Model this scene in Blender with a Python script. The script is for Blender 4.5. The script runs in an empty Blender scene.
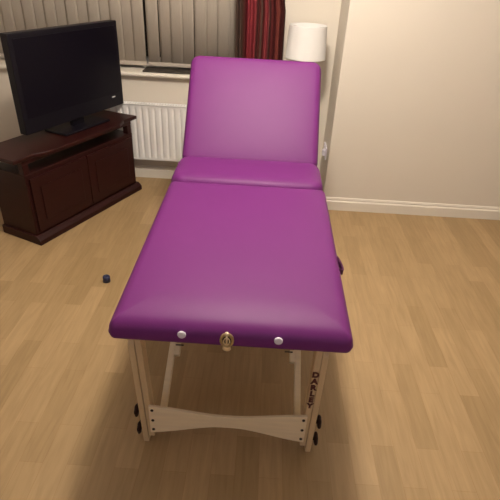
import bpy, bmesh, math, random
from mathutils import Vector, Matrix
random.seed(7)
S = bpy.context.scene
C = S.collection

# ------------------------------------------------------------------ camera, light, exposure
cam_d = bpy.data.cameras.new('camera')
cam = bpy.data.objects.new('camera', cam_d)
C.objects.link(cam)
PITCH, ROLL, YAW, CAM_H, FOC = 0.5548, 0.0527, 0.0168, 1.5643, 477.48
fwd = Vector((-math.sin(YAW) * math.cos(PITCH), math.cos(YAW) * math.cos(PITCH), -math.sin(PITCH)))
rgt = Vector((math.cos(YAW), math.sin(YAW), 0))
upv = rgt.cross(fwd)
c_, s_ = math.cos(ROLL), math.sin(ROLL)
r2 = rgt * c_ + upv * s_
u2 = upv * c_ - rgt * s_
m = Matrix((r2, u2, -fwd)).transposed().to_4x4()
m.translation = Vector((0, 0, CAM_H))
cam.matrix_world = m
cam_d.sensor_fit = 'HORIZONTAL'
cam_d.sensor_width = 36
cam_d.lens = FOC / 500 * 36
cam_d.clip_start = 0.02
S.camera = cam

w = bpy.data.worlds.new('night_sky')
S.world = w
w.use_nodes = True
w.node_tree.nodes['Background'].inputs[0].default_value = (0.012, 0.009, 0.007, 1)
w.node_tree.nodes['Background'].inputs[1].default_value = 0.3


def lamp(name, loc, power, col, radius):
    d = bpy.data.lights.new(name, 'POINT')
    d.energy = power
    d.color = col
    d.shadow_soft_size = radius
    o = bpy.data.objects.new(name, d)
    o.location = loc
    C.objects.link(o)
    return o


lamp('ceiling_lamp_light', (0.0, 1.92, 2.27), 62, (1.0, 0.89, 0.77), 0.13)
lamp('rear_fill_light', (0.3, -1.9, 1.9), 11, (0.60, 0.68, 1.0), 0.25)  # added weak cool fill behind the camera, an invented source

S.view_settings.view_transform = 'Standard'
S.view_settings.look = 'None'
S.view_settings.gamma = 1
S.view_settings.use_curve_mapping = False
S.view_settings.exposure = 0.88

# ------------------------------------------------------------------ materials
def mat(name, col, rough=0.6, metal=0.0, noise=0.0, scale=8.0, bump=0.0, bscale=200.0, spec=0.5, stretch=None,
        sheen=0.0):
    m = bpy.data.materials.new(name)
    m.use_nodes = True
    nt = m.node_tree
    b = nt.nodes['Principled BSDF']
    b.inputs['Base Color'].default_value = (*col, 1)
    b.inputs['Roughness'].default_value = rough
    b.inputs['Metallic'].default_value = metal
    b.inputs['Specular IOR Level'].default_value = spec
    tc = nt.nodes.new('ShaderNodeTexCoord')
    vec = tc.outputs['Object']
    if stretch:
        mp = nt.nodes.new('ShaderNodeMapping')
        mp.inputs['Scale'].default_value = stretch
        nt.links.new(vec, mp.inputs['Vector'])
        vec = mp.outputs['Vector']
    if noise:
        n = nt.nodes.new('ShaderNodeTexNoise')
        n.inputs['Scale'].default_value = scale
        n.inputs['Detail'].default_value = 5
        nt.links.new(vec, n.inputs['Vector'])
        mx = nt.nodes.new('ShaderNodeMix')
        mx.data_type = 'RGBA'
        mx.inputs[6].default_value = (*[max(0, c * (1 - noise)) for c in col], 1)
        mx.inputs[7].default_value = (*[min(1, c * (1 + noise)) for c in col], 1)
        nt.links.new(n.outputs['Fac'], mx.inputs[0])
        nt.links.new(mx.outputs[2], b.inputs['Base Color'])
    if bump:
        n2 = nt.nodes.new('ShaderNodeTexNoise')
        n2.inputs['Scale'].default_value = bscale
        nt.links.new(vec, n2.inputs['Vector'])
        bp = nt.nodes.new('ShaderNodeBump')
        bp.inputs['Strength'].default_value = bump
        bp.inputs['Distance'].default_value = 0.002
        nt.links.new(n2.outputs['Fac'], bp.inputs['Height'])
        nt.links.new(bp.outputs['Normal'], b.inputs['Normal'])
    return m


def floor_mat():
    m = bpy.data.materials.new('laminate_floor')
    m.use_nodes = True
    nt = m.node_tree
    b = nt.nodes['Principled BSDF']
    b.inputs['Roughness'].default_value = 0.42
    b.inputs['Specular IOR Level'].default_value = 0.4
    tc = nt.nodes.new('ShaderNodeTexCoord')
    mp = nt.nodes.new('ShaderNodeMapping')
    mp.inputs['Rotation'].default_value = (0, 0, math.pi / 2)
    mp.inputs['Location'].default_value = (0.13, 0.03, 0)
    nt.links.new(tc.outputs['Object'], mp.inputs['Vector'])
    br = nt.nodes.new('ShaderNodeTexBrick')
    br.offset = 0.37
    br.offset_frequency = 2
    br.inputs['Scale'].default_value = 1
    br.inputs['Brick Width'].default_value = 0.44
    br.inputs['Row Height'].default_value = 0.085
    br.inputs['Mortar Size'].default_value = 0.0006
    br.inputs['Mortar Smooth'].default_value = 0.5
    br.inputs['Bias'].default_value = 0.0
    br.inputs['Color1'].default_value = (0.328, 0.222, 0.108, 1)
    br.inputs['Color2'].default_value = (0.41, 0.282, 0.145, 1)
    br.inputs['Mortar'].default_value = (0.29, 0.17, 0.075, 1)
    nt.links.new(mp.outputs['Vector'], br.inputs['Vector'])
    mp2 = nt.nodes.new('ShaderNodeMapping')
    mp2.inputs['Scale'].default_value = (26, 2.2, 1)
    nt.links.new(tc.outputs['Object'], mp2.inputs['Vector'])
    n = nt.nodes.new('ShaderNodeTexNoise')
    n.inputs['Scale'].default_value = 2.4
    n.inputs['Detail'].default_value = 6
    n.inputs['Distortion'].default_value = 0.6
    nt.links.new(mp2.outputs['Vector'], n.inputs['Vector'])
    rp = nt.nodes.new('ShaderNodeValToRGB')
    rp.color_ramp.elements[0].position = 0.3
    rp.color_ramp.elements[0].color = (0.88, 0.87, 0.85, 1)
    rp.color_ramp.elements[1].position = 0.7
    rp.color_ramp.elements[1].color = (1.08, 1.08, 1.08, 1)
    nt.links.new(n.outputs['Fac'], rp.inputs['Fac'])
    mx = nt.nodes.new('ShaderNodeMix')
    mx.data_type = 'RGBA'
    mx.blend_type = 'MULTIPLY'
    mx.inputs[0].default_value = 1
    nt.links.new(br.outputs['Color'], mx.inputs[6])
    nt.links.new(rp.outputs['Color'], mx.inputs[7])
    nt.links.new(mx.outputs[2], b.inputs['Base Color'])
    return m


def curtain_mat():
    # woven stripes running down the cloth, laid out along the cloth's own width (UV)
    m = bpy.data.materials.new('striped_curtain_cloth')
    m.use_nodes = True
    nt = m.node_tree
    b = nt.nodes['Principled BSDF']
    b.inputs['Roughness'].default_value = 0.75
    uv = nt.nodes.new('ShaderNodeUVMap')
    sp = nt.nodes.new('ShaderNodeSeparateXYZ')
    nt.links.new(uv.outputs['UV'], sp.inputs['Vector'])
    rp = nt.nodes.new('ShaderNodeValToRGB')
    rp.color_ramp.interpolation = 'LINEAR'
    red, crim, brown, olive = (0.095, 0.008, 0.008, 1), (0.16, 0.007, 0.014, 1), (0.034, 0.010, 0.007, 1), (0.045, 0.022, 0.012, 1)
    stops = [(0.0, olive), (0.10, brown), (0.14, olive), (0.2, red), (0.24, crim), (0.40, crim), (0.44, brown), (0.48, red),
             (0.52, olive), (0.55, red), (0.62, crim), (0.66, brown), (0.69, red), (0.80, red), (0.86, (0.12, 0.016, 0.009, 1)),
             (0.93, red), (1.0, brown)]
    el = rp.color_ramp.elements
    el[0].position, el[0].color = stops[0]
    el[1].position, el[1].color = stops[-1]
    for p, c in stops[1:-1]:
        e = el.new(p)
        e.color = c
    nt.links.new(sp.outputs['X'], rp.inputs['Fac'])
    nt.links.new(rp.outputs['Color'], b.inputs['Base Color'])
    return m


M = dict(
    wall=mat('cream_wall_paint', (0.67, 0.62, 0.54), 0.85, noise=0.03, scale=3, bump=0.12, bscale=90),
    ceil=mat('white_ceiling_paint', (0.75, 0.72, 0.66), 0.9, noise=0.02, bump=0.1, bscale=80),
    gloss=mat('white_gloss_paint', (0.74, 0.70, 0.62), 0.4, noise=0.03, scale=5),
    floor=floor_mat(),
    vinyl=mat('purple_vinyl', (0.142, 0.019, 0.152), 0.50, noise=0.04, scale=6, bump=0.25, bscale=420, spec=0.27),
    beech=mat('beech_wood', (0.60, 0.45, 0.26), 0.5, noise=0.16, scale=5, stretch=(14, 14, 1.2)),
    beech_flat=mat('beech_plywood', (0.80, 0.67, 0.45), 0.5, noise=0.12, scale=5, stretch=(1.5, 14, 14)),
    darkwood=mat('dark_mahogany', (0.024, 0.0045, 0.004), 0.42, noise=0.35, scale=4, stretch=(2, 2, 14), spec=0.25),
    knob=mat('brown_plastic', (0.022, 0.008, 0.006), 0.5, noise=0.1, spec=0.2),
    burnt=mat('dark_red_print', (0.07, 0.008, 0.006), 0.7, noise=0.1),
    hole=mat('dark_bolt', (0.035, 0.022, 0.015), 0.5, metal=0.4, noise=0.1),
    brass=mat('aged_brass', (0.52, 0.40, 0.22), 0.28, metal=0.75, noise=0.2, scale=30),
    dark=mat('black_recess', (0.012, 0.008, 0.006), 0.6, noise=0.1),
    brass_highlight=mat('brass_painted_highlight', (0.80, 0.66, 0.42), 0.3, metal=0.4, noise=0.1),  # lighter copy of the brass, latch highlights put into the colour
    button=mat('white_plastic', (0.75, 0.72, 0.80), 0.35, noise=0.02),
    strap=mat('purple_webbing', (0.085, 0.008, 0.06), 0.7, noise=0.1, bump=0.3, bscale=300),
    radiator=mat('white_enamel', (0.80, 0.80, 0.79), 0.35, noise=0.015, scale=4),
    slat=mat('beige_blind_fabric', (0.43, 0.385, 0.325), 0.85, noise=0.10, scale=9, stretch=(30, 30, 1.5), bump=0.2, bscale=160),
    slatw=mat('blind_weight_plastic', (0.47, 0.42, 0.36), 0.6, noise=0.04),
    curtain=curtain_mat(),
    shade=mat('white_lamp_fabric', (0.66, 0.65, 0.64), 0.8, noise=0.03, scale=20, bump=0.15, bscale=260),
    chrome=mat('brushed_steel', (0.6, 0.58, 0.55), 0.3, metal=1.0, noise=0.05),
    black=mat('black_gloss_plastic', (0.006, 0.005, 0.009), 0.4, noise=0.1, spec=0.2),
    screen=mat('dark_tv_screen', (0.004, 0.003, 0.007), 0.3, noise=0.05, spec=0.15),
    silver=mat('silver_badge', (0.8, 0.8, 0.85), 0.25, metal=0.6, noise=0.03),
    tray=mat('dark_slate', (0.028, 0.022, 0.016), 0.55, noise=0.3, scale=20),
    upvc=mat('white_window_frame', (0.75, 0.74, 0.72), 0.35, noise=0.02),
    blue=mat('dark_blue_plastic', (0.02, 0.025, 0.07), 0.35, noise=0.05),
)
gm = bpy.data.materials.new('window_glass')
gm.use_nodes = True
g = gm.node_tree.nodes['Principled BSDF']
g.inputs['Transmission Weight'].default_value = 1
g.inputs['Roughness'].default_value = 0.02
g.inputs['IOR'].default_value = 1.45
g.inputs['Base Color'].default_value = (0.9, 0.95, 0.95, 1)
M['glass'] = gm


# ------------------------------------------------------------------ mesh helpers
def link(name, bm, m, parent=None, smooth=False, bevel=0.0, seg=2):
    bmesh.ops.recalc_face_normals(bm, faces=bm.faces[:])
    me = bpy.data.meshes.new(name)
    bm.to_mesh(me)
    bm.free()
    if smooth:
        for p in me.polygons:
            p.use_smooth = True
    o = bpy.data.objects.new(name, me)
    me.materials.append(M[m])
    C.objects.link(o)
    if parent is not None:
        o.parent = parent
    if bevel:
        md = o.modifiers.new('bevel', 'BEVEL')
        md.width = bevel
        md.segments = seg
        md.limit_method = 'ANGLE'
        md.angle_limit = math.radians(40)
    return o


def tag(o, label=None, cat=None, group=None, kind=None):
    if label: o['label'] = label
    if cat: o['category'] = cat
    if group: o['group'] = group
    if kind: o['kind'] = kind
    return o


def empty(name, loc, rz=0, label=None, cat=None):
    o = bpy.data.objects.new(name, None)
    o.location = loc
    o.rotation_euler = (0, 0, rz)
    o.empty_display_size = 0.05
    C.objects.link(o)
    return tag(o, label, cat)


def box(bm, x0, x1, y0, y1, z0, z1, mtx=None):
    vs = [bm.verts.new((x, y, z)) for z in (z0, z1) for y in (y0, y1) for x in (x0, x1)]
    for f in ((0, 2, 3, 1), (4, 5, 7, 6), (0, 1, 5, 4), (2, 6, 7, 3), (0, 4, 6, 2), (1, 3, 7, 5)):
        bm.faces.new([vs[i] for i in f])
    if mtx is not None:
        bmesh.ops.transform(bm, matrix=mtx, verts=vs)
    return vs


def bxo(name, x0, x1, y0, y1, z0, z1, m, parent=None, bevel=0.0, mtx=None, seg=2):
    bm = bmesh.new()
    box(bm, x0, x1, y0, y1, z0, z1, mtx)
    return link(name, bm, m, parent, bevel=bevel, seg=seg)


def prism(bm, pts, axis, a0, a1):
    """extrude a closed 2-D outline along an axis ('x','y','z')"""
    def v(p, a):
        return {'x': (a, p[0], p[1]), 'y': (p[0], a, p[1]), 'z': (p[0], p[1], a)}[axis]
    A = [bm.verts.new(v(p, a0)) for p in pts]
    B = [bm.verts.new(v(p, a1)) for p in pts]
    n = len(pts)
    bm.faces.new(A)
    bm.faces.new(B[::-1])
    for i in range(n):
        bm.faces.new((A[i], B[i], B[(i + 1) % n], A[(i + 1) % n]))
    return A + B


def lathe(bm, prof, n=32, mtx=None, sx=1.0, sy=1.0, closed=True):
    rings = []
    vs = []
    for r, z in prof:
        ring = [bm.verts.new((r * sx * math.cos(2 * math.pi * k / n), r * sy * math.sin(2 * math.pi * k / n), z)) for k in range(n)]
        rings.append(ring)
        vs += ring
    for a, b in zip(rings, rings[1:]):
        for k in range(n):
            bm.faces.new((a[k], a[(k + 1) % n], b[(k + 1) % n], b[k]))
    if closed:
        bm.faces.new(rings[0][::-1])
        bm.faces.new(rings[-1])
    if mtx is not None:
        bmesh.ops.transform(bm, matrix=mtx, verts=vs)
    return vs


def tube(bm, pts, r, n=10):
    pts = [Vector(p) for p in pts]
    rings = []
    for i, p in enumerate(pts):
        t = (pts[min(i + 1, len(pts) - 1)] - pts[max(i - 1, 0)]).normalized()
        a = t.cross(Vector((0, 0, 1)) if abs(t.z) < 0.9 else Vector((1, 0, 0))).normalized()
        b = t.cross(a)
        rings.append([bm.verts.new(p + (a * math.cos(2 * math.pi * k / n) + b * math.sin(2 * math.pi * k / n)) * r) for k in range(n)])
    for A, B in zip(rings, rings[1:]):
        for k in range(n):
            bm.faces.new((A[k], A[(k + 1) % n], B[(k + 1) % n], B[k]))
    bm.faces.new(rings[0][::-1])
    bm.faces.new(rings[-1])


def rrect(hx, hy, r, nc=7):
    pts = []
    for qx, qy, a0 in ((1, 1, 0), (-1, 1, 90), (-1, -1, 180), (1, -1, 270)):
        for k in range(nc + 1):
            a = math.radians(a0 + 90 * k / nc)
            pts.append((qx * (hx - r) + r * math.cos(a), qy * (hy - r) + r * math.sin(a)))
    return pts


def cushion(wd, ln, th, rc, rt, rb=0.012, crown=0.012, mtx=None):
    """upholstered slab centred on 0,0; bottom at z=0, rounded all round with a softly domed top"""
    bm = bmesh.new()
    hx, hy = wd / 2, ln / 2
    prof = [(0.02, 0.0), (rb, 0.0)]
    for k in range(1, 4):
        a = math.radians(90 * k / 3)
        prof.append((rb * (1 - math.sin(a)), rb * (1 - math.cos(a))))
    top = th - crown
    prof.append((-0.003, (rb + top - rt) / 2))
    for k in range(0, 9):
        a = math.radians(86 * k / 8)
        prof.append((rt * (1 - math.cos(a)), top - rt + rt * math.sin(a)))
    d0, z0 = prof[-1]
    lim = min(hx, hy) - 0.012
    for k in range(1, 11):
        t = k / 10
        prof.append((d0 + (lim - d0) * t ** 1.3, z0 + crown * (1 - (1 - min(1, t * 1.35)) ** 2.2)))
    rings = []
    for d, z in prof:
        r = max(0.004, rc - d)
        r = min(r, min(hx, hy) - d - 0.0005)
        rings.append([bm.verts.new((x, y, z)) for x, y in rrect(hx - d, hy - d, r)])
    n = len(rings[0])
    for A, B in zip(rings, rings[1:]):
        for k in range(n):
            bm.faces.new((A[k], A[(k + 1) % n], B[(k + 1) % n], B[k]))
    bm.faces.new(rings[0][::-1])
    bm.faces.new(rings[-1])
    if mtx is not None:
        bmesh.ops.transform(bm, matrix=mtx, verts=bm.verts[:])
    return bm


def struct(o):
    o['kind'] = 'structure'
    return o


# ------------------------------------------------------------------ room
YF, YR, XC = 3.551, 3.165, 0.455     # window wall, chimney breast face, breast corner
XL, XR, YB, H = -2.35, 2.3, -2.3, 2.42
WX0, WX1, WZ0, WZ1 = -2.05, 0.0, 0.80, 2.08    # window opening
struct(bxo('floor', XL - .1, XR + .1, YB - .1, YF + .3, -0.1, 0, 'floor'))
struct(bxo('ceiling', XL - .1, XR + .1, YB - .1, YF + .3, H, H + .1, 'ceil'))
bm = bmesh.new()
D = YF + 0.27
box(bm, XL - .1, WX0, YF, D, 0, H)
box(bm, WX1, XC + .2, YF, D, 0, H)
box(bm, WX0, WX1, YF, D, 0, WZ0)
box(bm, WX0, WX1, YF, D, WZ1, H)
struct(link('wall_back', bm, 'wall'))
struct(bxo('wall_chimney', XC, XR + .1, YR, D, 0, H, 'wall', bevel=0.004))
struct(bxo('wall_left', XL - .1, XL, YB, YF, 0, H, 'wall'))
struct(bxo('wall_right', XR, XR + .1, YB, YR, 0, H, 'wall'))
struct(bxo('wall_front', XL, XR, YB - .1, YB, 0, H, 'wall'))


def skirting(name, x0, x1, y, zt=0.096, dep=0.018):
    pts = [(y, 0), (y - dep, 0), (y - dep, zt * .70), (y - dep * .55, zt * .80), (y - dep * .72, zt * .88), (y - dep * .4, zt), (y, zt)]
    bm = bmesh.new()
    prism(bm, pts, 'x', x0, x1)
    struct(link(name, bm, 'gloss'))


skirting('baseboard_chimney', XC - 0.018, XR, YR)
skirting('baseboard_back', XL, XC - 0.018, YF)
struct(bxo('baseboard_return', XC - 0.018, XC, YR, YF - .018, 0, 0.096, 'gloss', bevel=0.004))

# sill with rounded nose
bm = bmesh.new()
pts = [(YF + .2, 0.782), (YF - .034, 0.782), (YF - .042, 0.788), (YF - .045, 0.796), (YF - .042, 0.806), (YF - .034, 0.811), (YF + .2, 0.811)]
prism(bm, pts, 'x', WX0 - .04, WX1 + .04)
struct(link('trim_1', bm, 'gloss'))

# window unit
win = bmesh.new()
y0, y1 = YF + 0.20, YF + 0.26
box(win, WX0, WX1, y0, y1, 0.811, 0.87)
box(win, WX0, WX1, y0, y1, WZ1 - .06, WZ1)
for x in (WX0, -1.39, -.71, WX1 - .06):
    box(win, x, x + .06, y0, y1, 0.87, WZ1 - .06)
w1 = struct(link('window_1', win, 'upvc'))
gl = bxo('window_pane', WX0 + .06, WX1 - .06, y0 + .025, y0 + .033, 0.87, WZ1 - .06, 'glass')
gl.parent = w1

# ------------------------------------------------------------------ vertical blind
vb = empty('vertical_blind', (0, YF + 0.10, 0.0), 0, 'closed beige fabric vertical blind hanging in the window above the radiator', 'blind')
bxo('headrail', WX0 + .02, WX1 - .02, -.02, .02, WZ1 - .045, WZ1, 'slatw', vb, bevel=.004)
edges = []          # (left edge, right edge): the slats that show in the photograph, read left to right
x = -0.884
spans = [(-0.872, -0.788, 0), (-0.782, -0.697, 1), (-0.704, -0.617, 0), (-0.624, -0.537, 1), (-0.532, -0.447, 0), (-0.455, -0.366, 1),
         (-0.374, -0.285, 0), (-0.293, -0.203, 1), (-0.211, -0.121, 0), (-0.129, -0.04, 1)]
x = -0.889
k = 0
while x - .084 > WX0 + .02:
    spans.append((x - .085, x, k % 2))
    x -= 0.077
    k += 1
SB = 0.836
for a, b, q in spans:
    yo = 0.0012 if q else -0.0012
    bm = bmesh.new()
    n = 5
    top = [bm.verts.new((a + (b - a) * i / n, yo - .003 * math.sin(math.pi * i / n) + (i / n - .5) * .002, WZ1 - .045)) for i in range(n + 1)]
    bot = [bm.verts.new((a + (b - a) * i / n, yo - .003 * math.sin(math.pi * i / n) + (i / n - .5) * .002, SB)) for i in range(n + 1)]
    for i in range(n):
        bm.faces.new((top[i], top[i + 1], bot[i + 1], bot[i]))
    o = link('slat', bm, 'slat', vb, smooth=True)
    md = o.modifiers.new('thick', 'SOLIDIFY')
    md.thickness = 0.0012
    wt = bxo('bottom_weight', a - .002, b + .002, yo - .0035, yo + .0035, SB - .003, SB + .026, 'slatw', o)
bm = bmesh.new()
tube(bm, [(spans[-1][0] + .01, -.014, SB + .008)] + [(x, -.014, SB + .006 + .003 * (i % 2)) for i, x in enumerate([-1.9 + .08 * j for j in range(23)])], .0022, 6)
link('linking_chain', bm, 'slatw', vb, smooth=True)

# dark slab lying on the sill
sl = bxo('tray', -0.30, 0.30, -0.045, 0.085, 0, 0.012, 'tray', bevel=0.004)
sl.location = (-0.595, YF + 0.03, 0.8115)
tag(sl, 'long flat dark slab lying on the white windowsill under the blind', 'tray')

# ------------------------------------------------------------------ radiator
RX0, RX1, RZ0, RZ1 = -1.13, -0.38, 0.180, 0.597
RYF = YF - 0.092
rad = empty('radiator', ((RX0 + RX1) / 2, YF - .0015, 0), 0, 'white ribbed panel radiator on the wall under the windowsill', 'radiator')
ox = (RX0 + RX1) / 2
bm = bmesh.new()
nx, nz = 200, 40
pitch = 0.0475
grid = []
for j in range(nz + 1):
    z = RZ0 + (RZ1 - RZ0) * j / nz
    row = []
    e = min(z - RZ0 - .018, RZ1 - .018 - z) / 0.03
    e = max(0, min(1, e)) ** 0.5
    for i in range(nx + 1):
        x = RX0 + (RX1 - RX0) * i / nx
        ph = ((x - RX0 - .012) / pitch) % 1.0
        g = math.exp(-((ph - .5) / .17) ** 2)
        inside = 1 if RX0 + .012 < x < RX1 - .012 else 0
        row.append(bm.verts.new((x - ox, RYF - YF + 0.011 * g * e * inside, z)))
    grid.append(row)
for j in range(nz):
    for i in range(nx):
        bm.faces.new((grid[j][i], grid[j][i + 1], grid[j + 1][i + 1], grid[j + 1][i]))
bk = [bm.verts.new((x - ox, RYF - YF + .022, z)) for x, z in ((RX0, RZ0), (RX1, RZ0), (RX1, RZ1), (RX0, RZ1))]
bm.faces.new(bk)
bm.faces.new([grid[0][i] for i in range(nx + 1)] + [bk[1], bk[0]])
bm.faces.new([grid[nz][i] for i in range(nx + 1)] + [bk[2], bk[3]])
bm.faces.new([grid[j][0] for j in range(nz + 1)] + [bk[3], bk[0]])
bm.faces.new([grid[j][nx] for j in range(nz + 1)] + [bk[2], bk[1]])
link('front_panel', bm, 'radiator', rad, smooth=False)
bxo('rear_panel', RX0 - ox, RX1 - ox, RYF - YF + .055, RYF - YF + .068, RZ0, RZ1, 'radiator', rad)
bm = bmesh.new()
for i in range(36):
    x = RX0 + .02 + i * .0203
    box(bm, x - ox, x - ox + .003, RYF - YF + .022, RYF - YF + .055, RZ0 + .03, RZ1 - .02)
link('convector_fins', bm, 'radiator', rad)
bm = bmesh.new()
for i in range(37):
    x = RX0 + .006 + i * .0198
    box(bm, x - ox, x - ox + .007, RYF - YF + .003, RYF - YF + .066, RZ1 - .004, RZ1 + .003)
box(bm, RX0 - ox, RX1 - ox, RYF - YF, RYF - YF + .008, RZ1 - .004, RZ1 + .004)
box(bm, RX0 - ox, RX1 - ox, RYF - YF + .061, RYF - YF + .069, RZ1 - .004, RZ1 + .004)
link('top_grille', bm, 'radiator', rad)
for x in (RX0, RX1):
    bxo('side_panel', x - ox - .003, x - ox + .003, RYF - YF + .001, RYF - YF + .068, RZ0 + .004, RZ1 + .002, 'radiator', rad)
for x in (RX0 + .12, RX1 - .12):
    bxo('wall_bracket', x - ox - .015, x - ox + .015, -.026, 0, RZ0 + .05, RZ1 - .05, 'radiator', rad)
for x, sgn in ((RX0, -1), (RX1, 1)):
    bm = bmesh.new()
    yy = RYF - YF + .035
    xx = x - ox
    tube(bm, [(xx, yy, RZ0 + .025), (xx + sgn * .035, yy, RZ0 + .025), (xx + sgn * .042, yy, RZ0 + .012), (xx + sgn * .042, yy, 0)], .0075, 10)
    pp = link('pipe', bm, 'radiator', rad, smooth=True)
    bm = bmesh.new()
    lathe(bm, [(.011, -.02), (.013, 0), (.013, .02), (.017, .024), (.018, .05), (.012, .056)], 16, Matrix.Translation((xx + sgn * .042, yy, RZ0 + .02)))
    link('valve', bm, 'radiator', pp, smooth=True)

# ------------------------------------------------------------------ curtain on its rail
cu = bmesh.new()
uvl = cu.loops.layers.uv.new('UVMap')
nx, nz = 150, 44
CX0, CX1, CZ0, CZ1 = -0.236, 0.110, 0.06, 2.17
G = []
for j in range(nz + 1):
    t = j / nz
    row = []
    for i in range(nx + 1):
        u = i / nx
        z = CZ0 + (CZ1 - CZ0) * t
        gather = 1 - 0.06 * t
        x = CX0 + (CX1 - CX0) * u * gather + 0.006 * math.sin(9 * u + 4 * t)
        if z > 1.27:
            x -= 0.012 * u * min(1, (z - 1.27) / .05)
        fold = math.sin(2 * math.pi * (4.6 * u + .25 * math.sin(3.1 * u * 2) + .05 * math.sin(3 * t)))
        y = YF - 0.092 + 0.026 * fold + 0.008 * math.sin(2 * math.pi * 13 * u + 1.3 + t) * (0.5 + .5 * t)
        row.append(cu.verts.new((x, y, z)))
    G.append(row)
for j in range(nz):
    for i in range(nx):
        f = cu.faces.new((G[j][i], G[j][i + 1], G[j + 1][i + 1], G[j + 1][i]))
        for lp, (a, b) in zip(f.loops, ((i, j), (i + 1, j), (i + 1, j + 1), (i, j + 1))):
            lp[uvl].uv = (a / nx, b / nz)
o = link('curtain', cu, 'curtain', smooth=True)
md = o.modifiers.new('thick', 'SOLIDIFY')
md.thickness = 0.003
tag(o, 'gathered red curtain with brown stripes hanging left of the white lamp', 'curtain')
rail = empty('curtain_rail', (-0.95, YF, 2.2), 0, 'long curtain rail fixed to the wall above the window', 'curtain rail')
bm = bmesh.new()
tube(bm, [(-1.25, -.09, 0), (1.2, -.09, 0)], .012, 14)
link('rod', bm, 'darkwood', rail, smooth=True)
for x in (-1.15, 0, 1.12):
    bxo('rail_bracket', x - .012, x + .012, -.09, 0, -.012, .012, 'darkwood', rail)

# ------------------------------------------------------------------ standing lamp behind the table
lx, ly = 0.238, 3.325
fl = empty('floor_lamp', (lx, ly, 0), 0, 'lamp with a white drum shade in the corner behind the backrest', 'lamp')
bm = bmesh.new()
zb, zt = 1.001, 1.199
prof = [(0.1315, zb), (0.119, zt)]
lathe(bm, [(0.1285, zb + .002), (0.1315, zb), (0.1318, zb + .004), (0.1302, zb + .008), (0.1302 - .0105 * .96, zt - .008), (0.1195, zt - .004), (0.119, zt), (0.116, zt - .002), (0.1275, zb + .006), (0.1285, zb + .002)], 64, closed=False)
link('lamp_shade', bm, 'shade', fl, smooth=True)
bm = bmesh.new()
for k in range(3):
    a = 2 * math.pi * k / 3 + .4
    tube(bm, [(0, 0, zt - .03), (.117 * math.cos(a), .117 * math.sin(a), zt - .012)], .002, 6)
link('shade_carrier', bm, 'chrome', fl, smooth=True)
bm = bmesh.new()
lathe(bm, [(.012, .02), (.012, 1.02), (.018, 1.03), (.018, 1.09), (.012, 1.1), (.006, 1.105), (.006, zt - .028)], 20)
link('pole', bm, 'chrome', fl, smooth=True)
bm = bmesh.new()
lathe(bm, [(.008, 1.105), (.014, 1.11), (.028, 1.135), (.026, 1.155), (.01, 1.166)], 20)
link('bulb', bm, 'button', fl, smooth=True)
bm = bmesh.new()
lathe(bm, [(.12, 0), (.125, .004), (.125, .014), (.115, .02), (.03, .028), (.013, .04)], 40)
link('base', bm, 'chrome', fl, smooth=True)

# socket on the return of the chimney breast
so = empty('wall_socket', (XC, 3.345, 0.375), 0, 'white wall socket low on the grey return beside the backrest', 'socket')
bxo('face_plate', -.010, 0, -.073, .073, -.043, .043, 'button', so, bevel=.003)
pl = bxo('plug', -.030, -.010, -.055, -.015, -.022, .022, 'button', so, bevel=.006)
bxo('rocker_switch', -.014, -.010, .02, .032, .012, .03, 'button', so)

# ------------------------------------------------------------------ television stand in the corner
SZ = 0.55
ang = math.atan2(-.414, .91)      # local +x = out of the front, local +y runs to the far right-hand end
st = empty('television_stand', (-.909, 3.311, 0), ang, 'dark mahogany television stand with an open shelf in the corner left of the radiator', 'tv stand')
L_, Dp = 0.98, 0.33
# local frame: front face at x=0, right-hand end at y=0, body goes to y=-L_, x=-Dp
pts = [(-.02, .038), (-.022, .030), (-.022, -.10), (.012, -.18), (.02, -.5), (.012, -L_ + .18), (-.022, -L_ + .10), (-.022, -L_ - .03), (-.02, -L_ - .038), (-Dp, -L_ - .038), (-Dp, .018), (-.1, .03)]
bm = bmesh.new()
prism(bm, pts, 'z', SZ - .024, SZ)
link('top', bm, 'darkwood', st, bevel=.007, seg=3)
bm = bmesh.new()
box(bm, -Dp + .01, -.032, -L_ + .02, -.018, SZ - .05, SZ - .024)
link('apron', bm, 'darkwood', st, bevel=.004)
for y in (-.062, -L_ + .022):
    for x in (-.072, -Dp + .012):
        bxo('post', x, x + .04, y, y + .04, 0.44, SZ - .05, 'darkwood', st, bevel=.003)
bxo('carcass', -Dp + .01, -.030, -L_ + .02, -.018, 0.05, 0.44, 'darkwood', st, bevel=.004)
for y0, y1 in ((-L_ + .04, -L_ / 2 - .003), (-L_ / 2 + .003, -.04)):
    d = bxo('door', -.030, -.016, y0, y1, 0.075, 0.415, 'darkwood', st, bevel=.003)
    bxo('door_panel', -.016, -.010, y0 + .06, y1 - .06, 0.135, 0.355, 'darkwood', d, bevel=.003)
bm = bmesh.new()
prism(bm, [(.006, 0), (.006, .03), (-.008, .045), (-.022, .055), (-Dp + .01, .055), (-Dp + .01, 0)], 'y', -L_ + .005, .0)
for v in bm.verts:
    v.co = Vector((v.co.x, v.co.y, v.co.z))
link('plinth', bm, 'darkwood', st, bevel=.003)

# television
tv = empty('television', (-1.018 - .91 * .02, 3.432 + .414 * .02, SZ), ang, 'black flat television standing on the dark mahogany stand', 'television')
TL, TH = 0.86, 0.545
zb = .057
bxo('casing', -.035, .020, -TL, 0, zb, zb + TH, 'black', tv, bevel=.006)
bxo('screen', .0195, .0215, -TL + .03, -.03, zb + .09, zb + TH - .028, 'screen', tv)
bxo('badge', .0195, .0225, -.118, -.085, zb + .066, zb + .075, 'silver', tv)
bxo('neck', -.03, .0, -TL / 2 - .05, -TL / 2 + .05, .012, zb + .03, 'black', tv, bevel=.004)
bxo('foot', -.10, .085, -TL / 2 - .2, -TL / 2 + .2, 0, .014, 'black', tv, bevel=.005)

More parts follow.
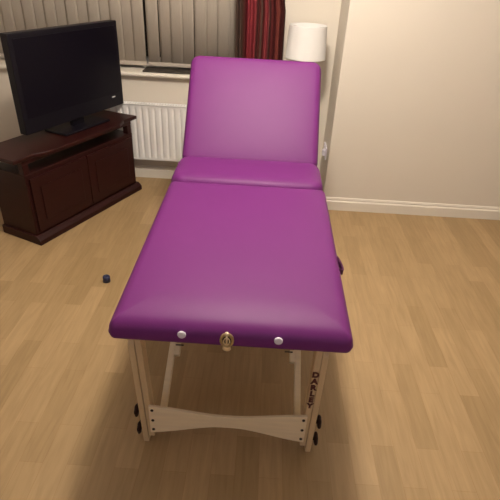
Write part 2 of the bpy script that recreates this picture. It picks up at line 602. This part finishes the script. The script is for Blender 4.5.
# ------------------------------------------------------------------ massage table
TX, TY = -0.0625, 1.050
HW = 0.363
tb = empty('massage_table', (TX, TY, 0), 0, 'folding massage table with purple vinyl top, raised backrest and beech legs', 'massage table')
ZT, TH_ = 0.655, 0.085
Z0 = ZT - TH_
y1, y2 = 1.020, 1.332     # creases, local y
foot = link('foot_cushion', cushion(2 * HW, y1 - .001, TH_, 0.022, 0.042, crown=.004, mtx=Matrix.Translation((0, y1 / 2, Z0))), 'vinyl', tb, smooth=True)
for v in foot.data.vertices:
    v.co.x *= 1 + .016 * v.co.y / y1
    q = max(0.0, (.13 - v.co.y) / .13)
    v.co.z -= .020 * q * q * (v.co.z - Z0) / TH_
hinge = link('hinge_cushion', cushion(2 * HW + .012, y2 - y1 + .012, TH_ + .006, 0.07, 0.044, crown=.006, mtx=Matrix.Translation((-.005, (y1 + y2) / 2 + .008, Z0))), 'vinyl', tb, smooth=True)
BA = math.radians(48)
BL = 0.625
by, bz = y2 - .012, ZT - .055
mt = Matrix.Translation((0, by, bz)) @ Matrix.Rotation(BA, 4, 'X') @ Matrix.Translation((-.004, BL / 2, -.03))
back = link('backrest', cushion(2 * HW - .012, BL, 0.078, 0.05, 0.034, crown=.005, mtx=mt), 'vinyl', tb, smooth=True)
bm = bmesh.new()
box(bm, -HW + .06, HW - .06, .05, BL - .05, -.048, -.0295, Matrix.Translation((0, by, bz)) @ Matrix.Rotation(BA, 4, 'X'))
link('backrest_board', bm, 'beech_flat', tb)

# timber frame beneath the cushions
def rail_(x0, x1, y0, y1, z0, z1):
    bxo('frame_rail', x0, x1, y0, y1, z0, z1, 'beech', tb, bevel=.003)


ZF = Z0 - .001
for s in (-1, 1):
    a, b = sorted((s * (HW - .035), s * (HW - .055)))
    rail_(a, b, .05, y1 - .03, Z0 - .0, Z0 + .02)
    rail_(a, b, y1 + .03, 1.88, Z0 - .03, Z0)
rail_(-HW + .056, HW - .056, 1.86, 1.88, Z0 - .03, Z0)

# white bumper buttons and brass catch on the front face
for x in (-.142, .142):
    bm = bmesh.new()
    lathe(bm, [(.0005, .0045), (.009, .0042), (.0118, .003), (.0128, .001), (.0128, -.002)][::-1], 24,
          Matrix.Translation((x, -.001, 0.608)) @ Matrix.Rotation(math.pi / 2, 4, 'X'))
    link('bumper_button', bm, 'button', tb, smooth=True)['label'] = 'white round bumper button'
la = bmesh.new()
R90 = Matrix.Rotation(math.pi / 2, 4, 'X')
lathe(la, [(.024, -.002), (.0245, .003), (.022, .0055), (.0165, .0055), (.0155, .003), (.0155, -.002)], 28, Matrix.Translation((-.009, -.003, 0.601)) @ R90, 0.88, 1.12)
latch = link('latch', la, 'brass', tb, smooth=True)
latch['label'] = 'brass suitcase latch'
la = bmesh.new()
lathe(la, [(.0158, -.002), (.0158, .0015), (.004, .002)], 24, Matrix.Translation((-.009, -.003, 0.601)) @ R90, 0.88, 1.12)
link('keyhole', la, 'dark', latch)
la = bmesh.new()
ring = [(-.009 + .009 * math.cos(t), -.010, 0.601 + .013 * math.sin(t)) for t in [2 * math.pi * k / 18 for k in range(19)]]
tube(la, ring, .0022, 8)
box(la, -.012, -.006, -.0125, -.008, .589, .623)
link('hasp', la, 'brass_highlight', latch, smooth=True)
la = bmesh.new()
lathe(la, [(.006, -.002), (.007, .004), (.004, .008)], 16, Matrix.Translation((-.009, -.005, 0.627)) @ R90)
link('rivet', la, 'brass_highlight', latch, smooth=True)
la = bmesh.new()
lathe(la, [(.012, -.002), (.013, .003), (.008, .006)], 16, Matrix.Translation((-.009, .0, 0.567)) @ R90, 1.0, .9)
link('rivet', la, 'brass_highlight', latch, smooth=True)

# webbing handle hanging from the right-hand edge
bm = bmesh.new()
pts = []
for k in range(15):
    t = k / 14
    a = math.pi * t
    pts.append((HW - .004 + .022 * math.sin(a) ** .8,   .365 + .085 * t, 0.622 - .026 * math.sin(a)))
A = []
for p in pts:
    A.append((bm.verts.new((p[0], p[1], p[2] - .011)), bm.verts.new((p[0] + .002, p[1], p[2] + .011))))
for (a, b), (c, d) in zip(A, A[1:]):
    bm.faces.new((a, c, d, b))
o = link('carry_handle', bm, 'strap', tb, smooth=True)
md = o.modifiers.new('thick', 'SOLIDIFY')
md.thickness = .004
o['label'] = 'dark webbing carry handle'


# legs: an inner fixed board, an outer sliding extension with two knobs
def leg(s, y, head=False):
    xb, xt = s * .2786 - .004, s * .292 - .010
    t = .021
    d0, d1 = -.024, .024
    def slab(bm, xa, za, xc, zc, tt, rnd):
        # board of thickness tt between (xa,za) bottom and (xc,zc) top
        n = 8
        prof = [(d0, za), (d1, za)]
        for k in range(n + 1):
            a = math.pi * k / n
            prof.append((math.cos(a) * d1, zc - (0 if not rnd else .024) + (.024 * math.sin(a) if rnd else 0)))
        vs = prism(bm, prof, 'x', -tt / 2, tt / 2)
        for v in vs:
            f = (v.co.z - za) / (zc - za)
            v.co.x += xa + (xc - xa) * f
            v.co.y += y
    bm = bmesh.new()
    slab(bm, xb, .035 if not head else .035, xt, Z0 + .002, t, False)
    o = link('leg', bm, 'beech', tb, bevel=.003)
    bm = bmesh.new()
    slab(bm, xb + s * (t + .001), 0.0, xt - s * .001 + s * (t + .001), .50, t, True)
    e = link('leg_extension', bm, 'beech', o, bevel=.003)
    for z in (.144, .050):
        bm = bmesh.new()
        n = 40
        prof = [(.006, -.002), (.007, .008), (.018, .009), (.023, .012), (.023, .018), (.017, .022), (.004, .023)]
        lathe(bm, prof, n, None)
        for v in bm.verts:
            rr = math.hypot(v.co.x, v.co.y)
            if rr > .012:
                aa = math.atan2(v.co.y, v.co.x)
                k = 1 + .10 * math.cos(5 * aa)
                v.co.x *= k
                v.co.y *= k
        xo = xb + s * (t + .001) + s * t / 2 + (xt - xb) * z / Z0
        mtx = Matrix.Translation((xo, y, z)) @ Matrix.Rotation(s * math.pi / 2, 4, 'Y')
        bmesh.ops.transform(bm, matrix=mtx, verts=bm.verts[:])
        link('knob', bm, 'knob', o, smooth=True)['label'] = 'dark brown adjusting knob'
    return o


def crossboard(y, yf):
    bm = bmesh.new()
    hw = .278
    n = 24
    up, lo = [], []
    for k in range(n + 1):
        u = -1 + 2 * k / n
        f = max(0.0, (abs(u) - .12) / .88)
        f = f * f * (3 - 2 * f) * .55 + f * .45
        up.append((u * hw - .004, .178 + .030 * f))
        lo.append((u * hw - .004, .122 - .052 * f))
    prism(bm, up + lo[::-1], 'y', y, yf)
    o = link('crossboard', bm, 'beech_flat', tb, bevel=.002)
    for s in (-1, 1):
        for z in (.190, .138, .090):
            bm = bmesh.new()
            sg = -1 if yf > y else 1
            lathe(bm, [(.0055, -.002), (.0055, .0015), (.002, .002)], 14, Matrix.Translation((s * .266 - .004, y + sg * .0005, z)) @ Matrix.Rotation(math.pi / 2 * (1 if sg < 0 else -1), 4, 'X'))
            link('bolt', bm, 'hole', o)
    return o


LY = 1.148 - TY
legs = [leg(s, LY) for s in (-1, 1)]
crossboard(LY - .036, LY - .0245)
HY = 1.80
for s in (-1, 1):
    leg(s, HY)
crossboard(HY + .036, HY + .0245)

# braces from the crossboards up towards the middle hinge
def brace(s, ya, yb, zb):
    bm = bmesh.new()
    a, b = Vector((s * .2515, ya, .062)), Vector((s * .2515, yb, zb))
    dv = (b - a)
    L = dv.length
    mtx = Matrix.Translation(a) @ Matrix.Rotation(math.atan2(dv.z, dv.y), 4, 'X')
    box(bm, -.012, .012, 0, L, -.013, .013, mtx)
    o = link('brace', bm, 'beech_flat', tb, bevel=.003)
    bm = bmesh.new()
    box(bm, -.011 - s * .021, .011 - s * .021, .275, .325, -.012, .012, mtx)
    h = link('hinge_block', bm, 'beech_flat', o, bevel=.002)
    bm = bmesh.new()
    m2 = mtx @ Matrix.Translation((-s * .033, .315, .014)) @ Matrix.Rotation(math.pi / 2, 4, 'Y')
    lathe(bm, [(.003, -.02), (.003, .012)], 10, m2)
    link('bolt', bm, 'hole', o)


for s in (-1, 1):
    brace(s, LY - .006, .965, .515)
    brace(s, HY + .006, 1.06, .515)
    rail_(min(s * .24, s * .263), max(s * .24, s * .263), .93, 1.10, .50, Z0 + .002)
# prop struts holding up the backrest
for s in (-1, 1):
    bm = bmesh.new()
    bt = Matrix.Translation((0, by, bz)) @ Matrix.Rotation(BA, 4, 'X') @ Vector((0, .36, -.045))
    a = Vector((s * .25, 1.74, Z0 - .01))
    b = Vector((s * .25, bt.y, bt.z))
    dv = b - a
    mtx = Matrix.Translation(a) @ Matrix.Rotation(math.atan2(dv.z, dv.y), 4, 'X')
    box(bm, -.01, .01, 0, dv.length, -.012, .012, mtx)
    link('support_strut', bm, 'beech', tb, bevel=.002)
rail_(-HW + .056, HW - .056, 1.73, 1.75, Z0 - .03, Z0)

# lettering down the right-hand leg board
cw = bpy.data.curves.new('lettering', 'FONT')
cw.body = 'D\nA\nR\nL\nE\nY'
cw.align_x = 'CENTER'
cw.size = 0.032
cw.space_line = 0.93
cw.offset = 0.0022
cw.extrude = 0.0004
tmp = bpy.data.objects.new('lettering_curve', cw)
C.objects.link(tmp)
dg = bpy.context.evaluated_depsgraph_get()
me = bpy.data.meshes.new_from_object(tmp.evaluated_get(dg))
C.objects.unlink(tmp)
bpy.data.objects.remove(tmp)
tl = bpy.data.objects.new('lettering', me)
me.materials.clear()
me.materials.append(M['burnt'])
C.objects.link(tl)
tl.parent = legs[1]
tl.location = (.2800, LY - .0247, .392)
tl.rotation_euler = (math.pi / 2, math.radians(1.2), 0)
tl.scale = (.95, 1, 1)
tl['label'] = 'dark red capital letters down the right front leg'

# ------------------------------------------------------------------ small thing on the floor at the left
bm = bmesh.new()
lathe(bm, [(.017, 0), (.020, .002), (.020, .030), (.0185, .035), (.012, .0365), (.0115, .0345), (.003, .034)], 28)
o = link('bottle_cap', bm, 'blue', smooth=True)
o.location = (-.812, 2.105, 0)
tag(o, 'small dark blue cap lying on the laminate floor left of the massage table', 'cap')
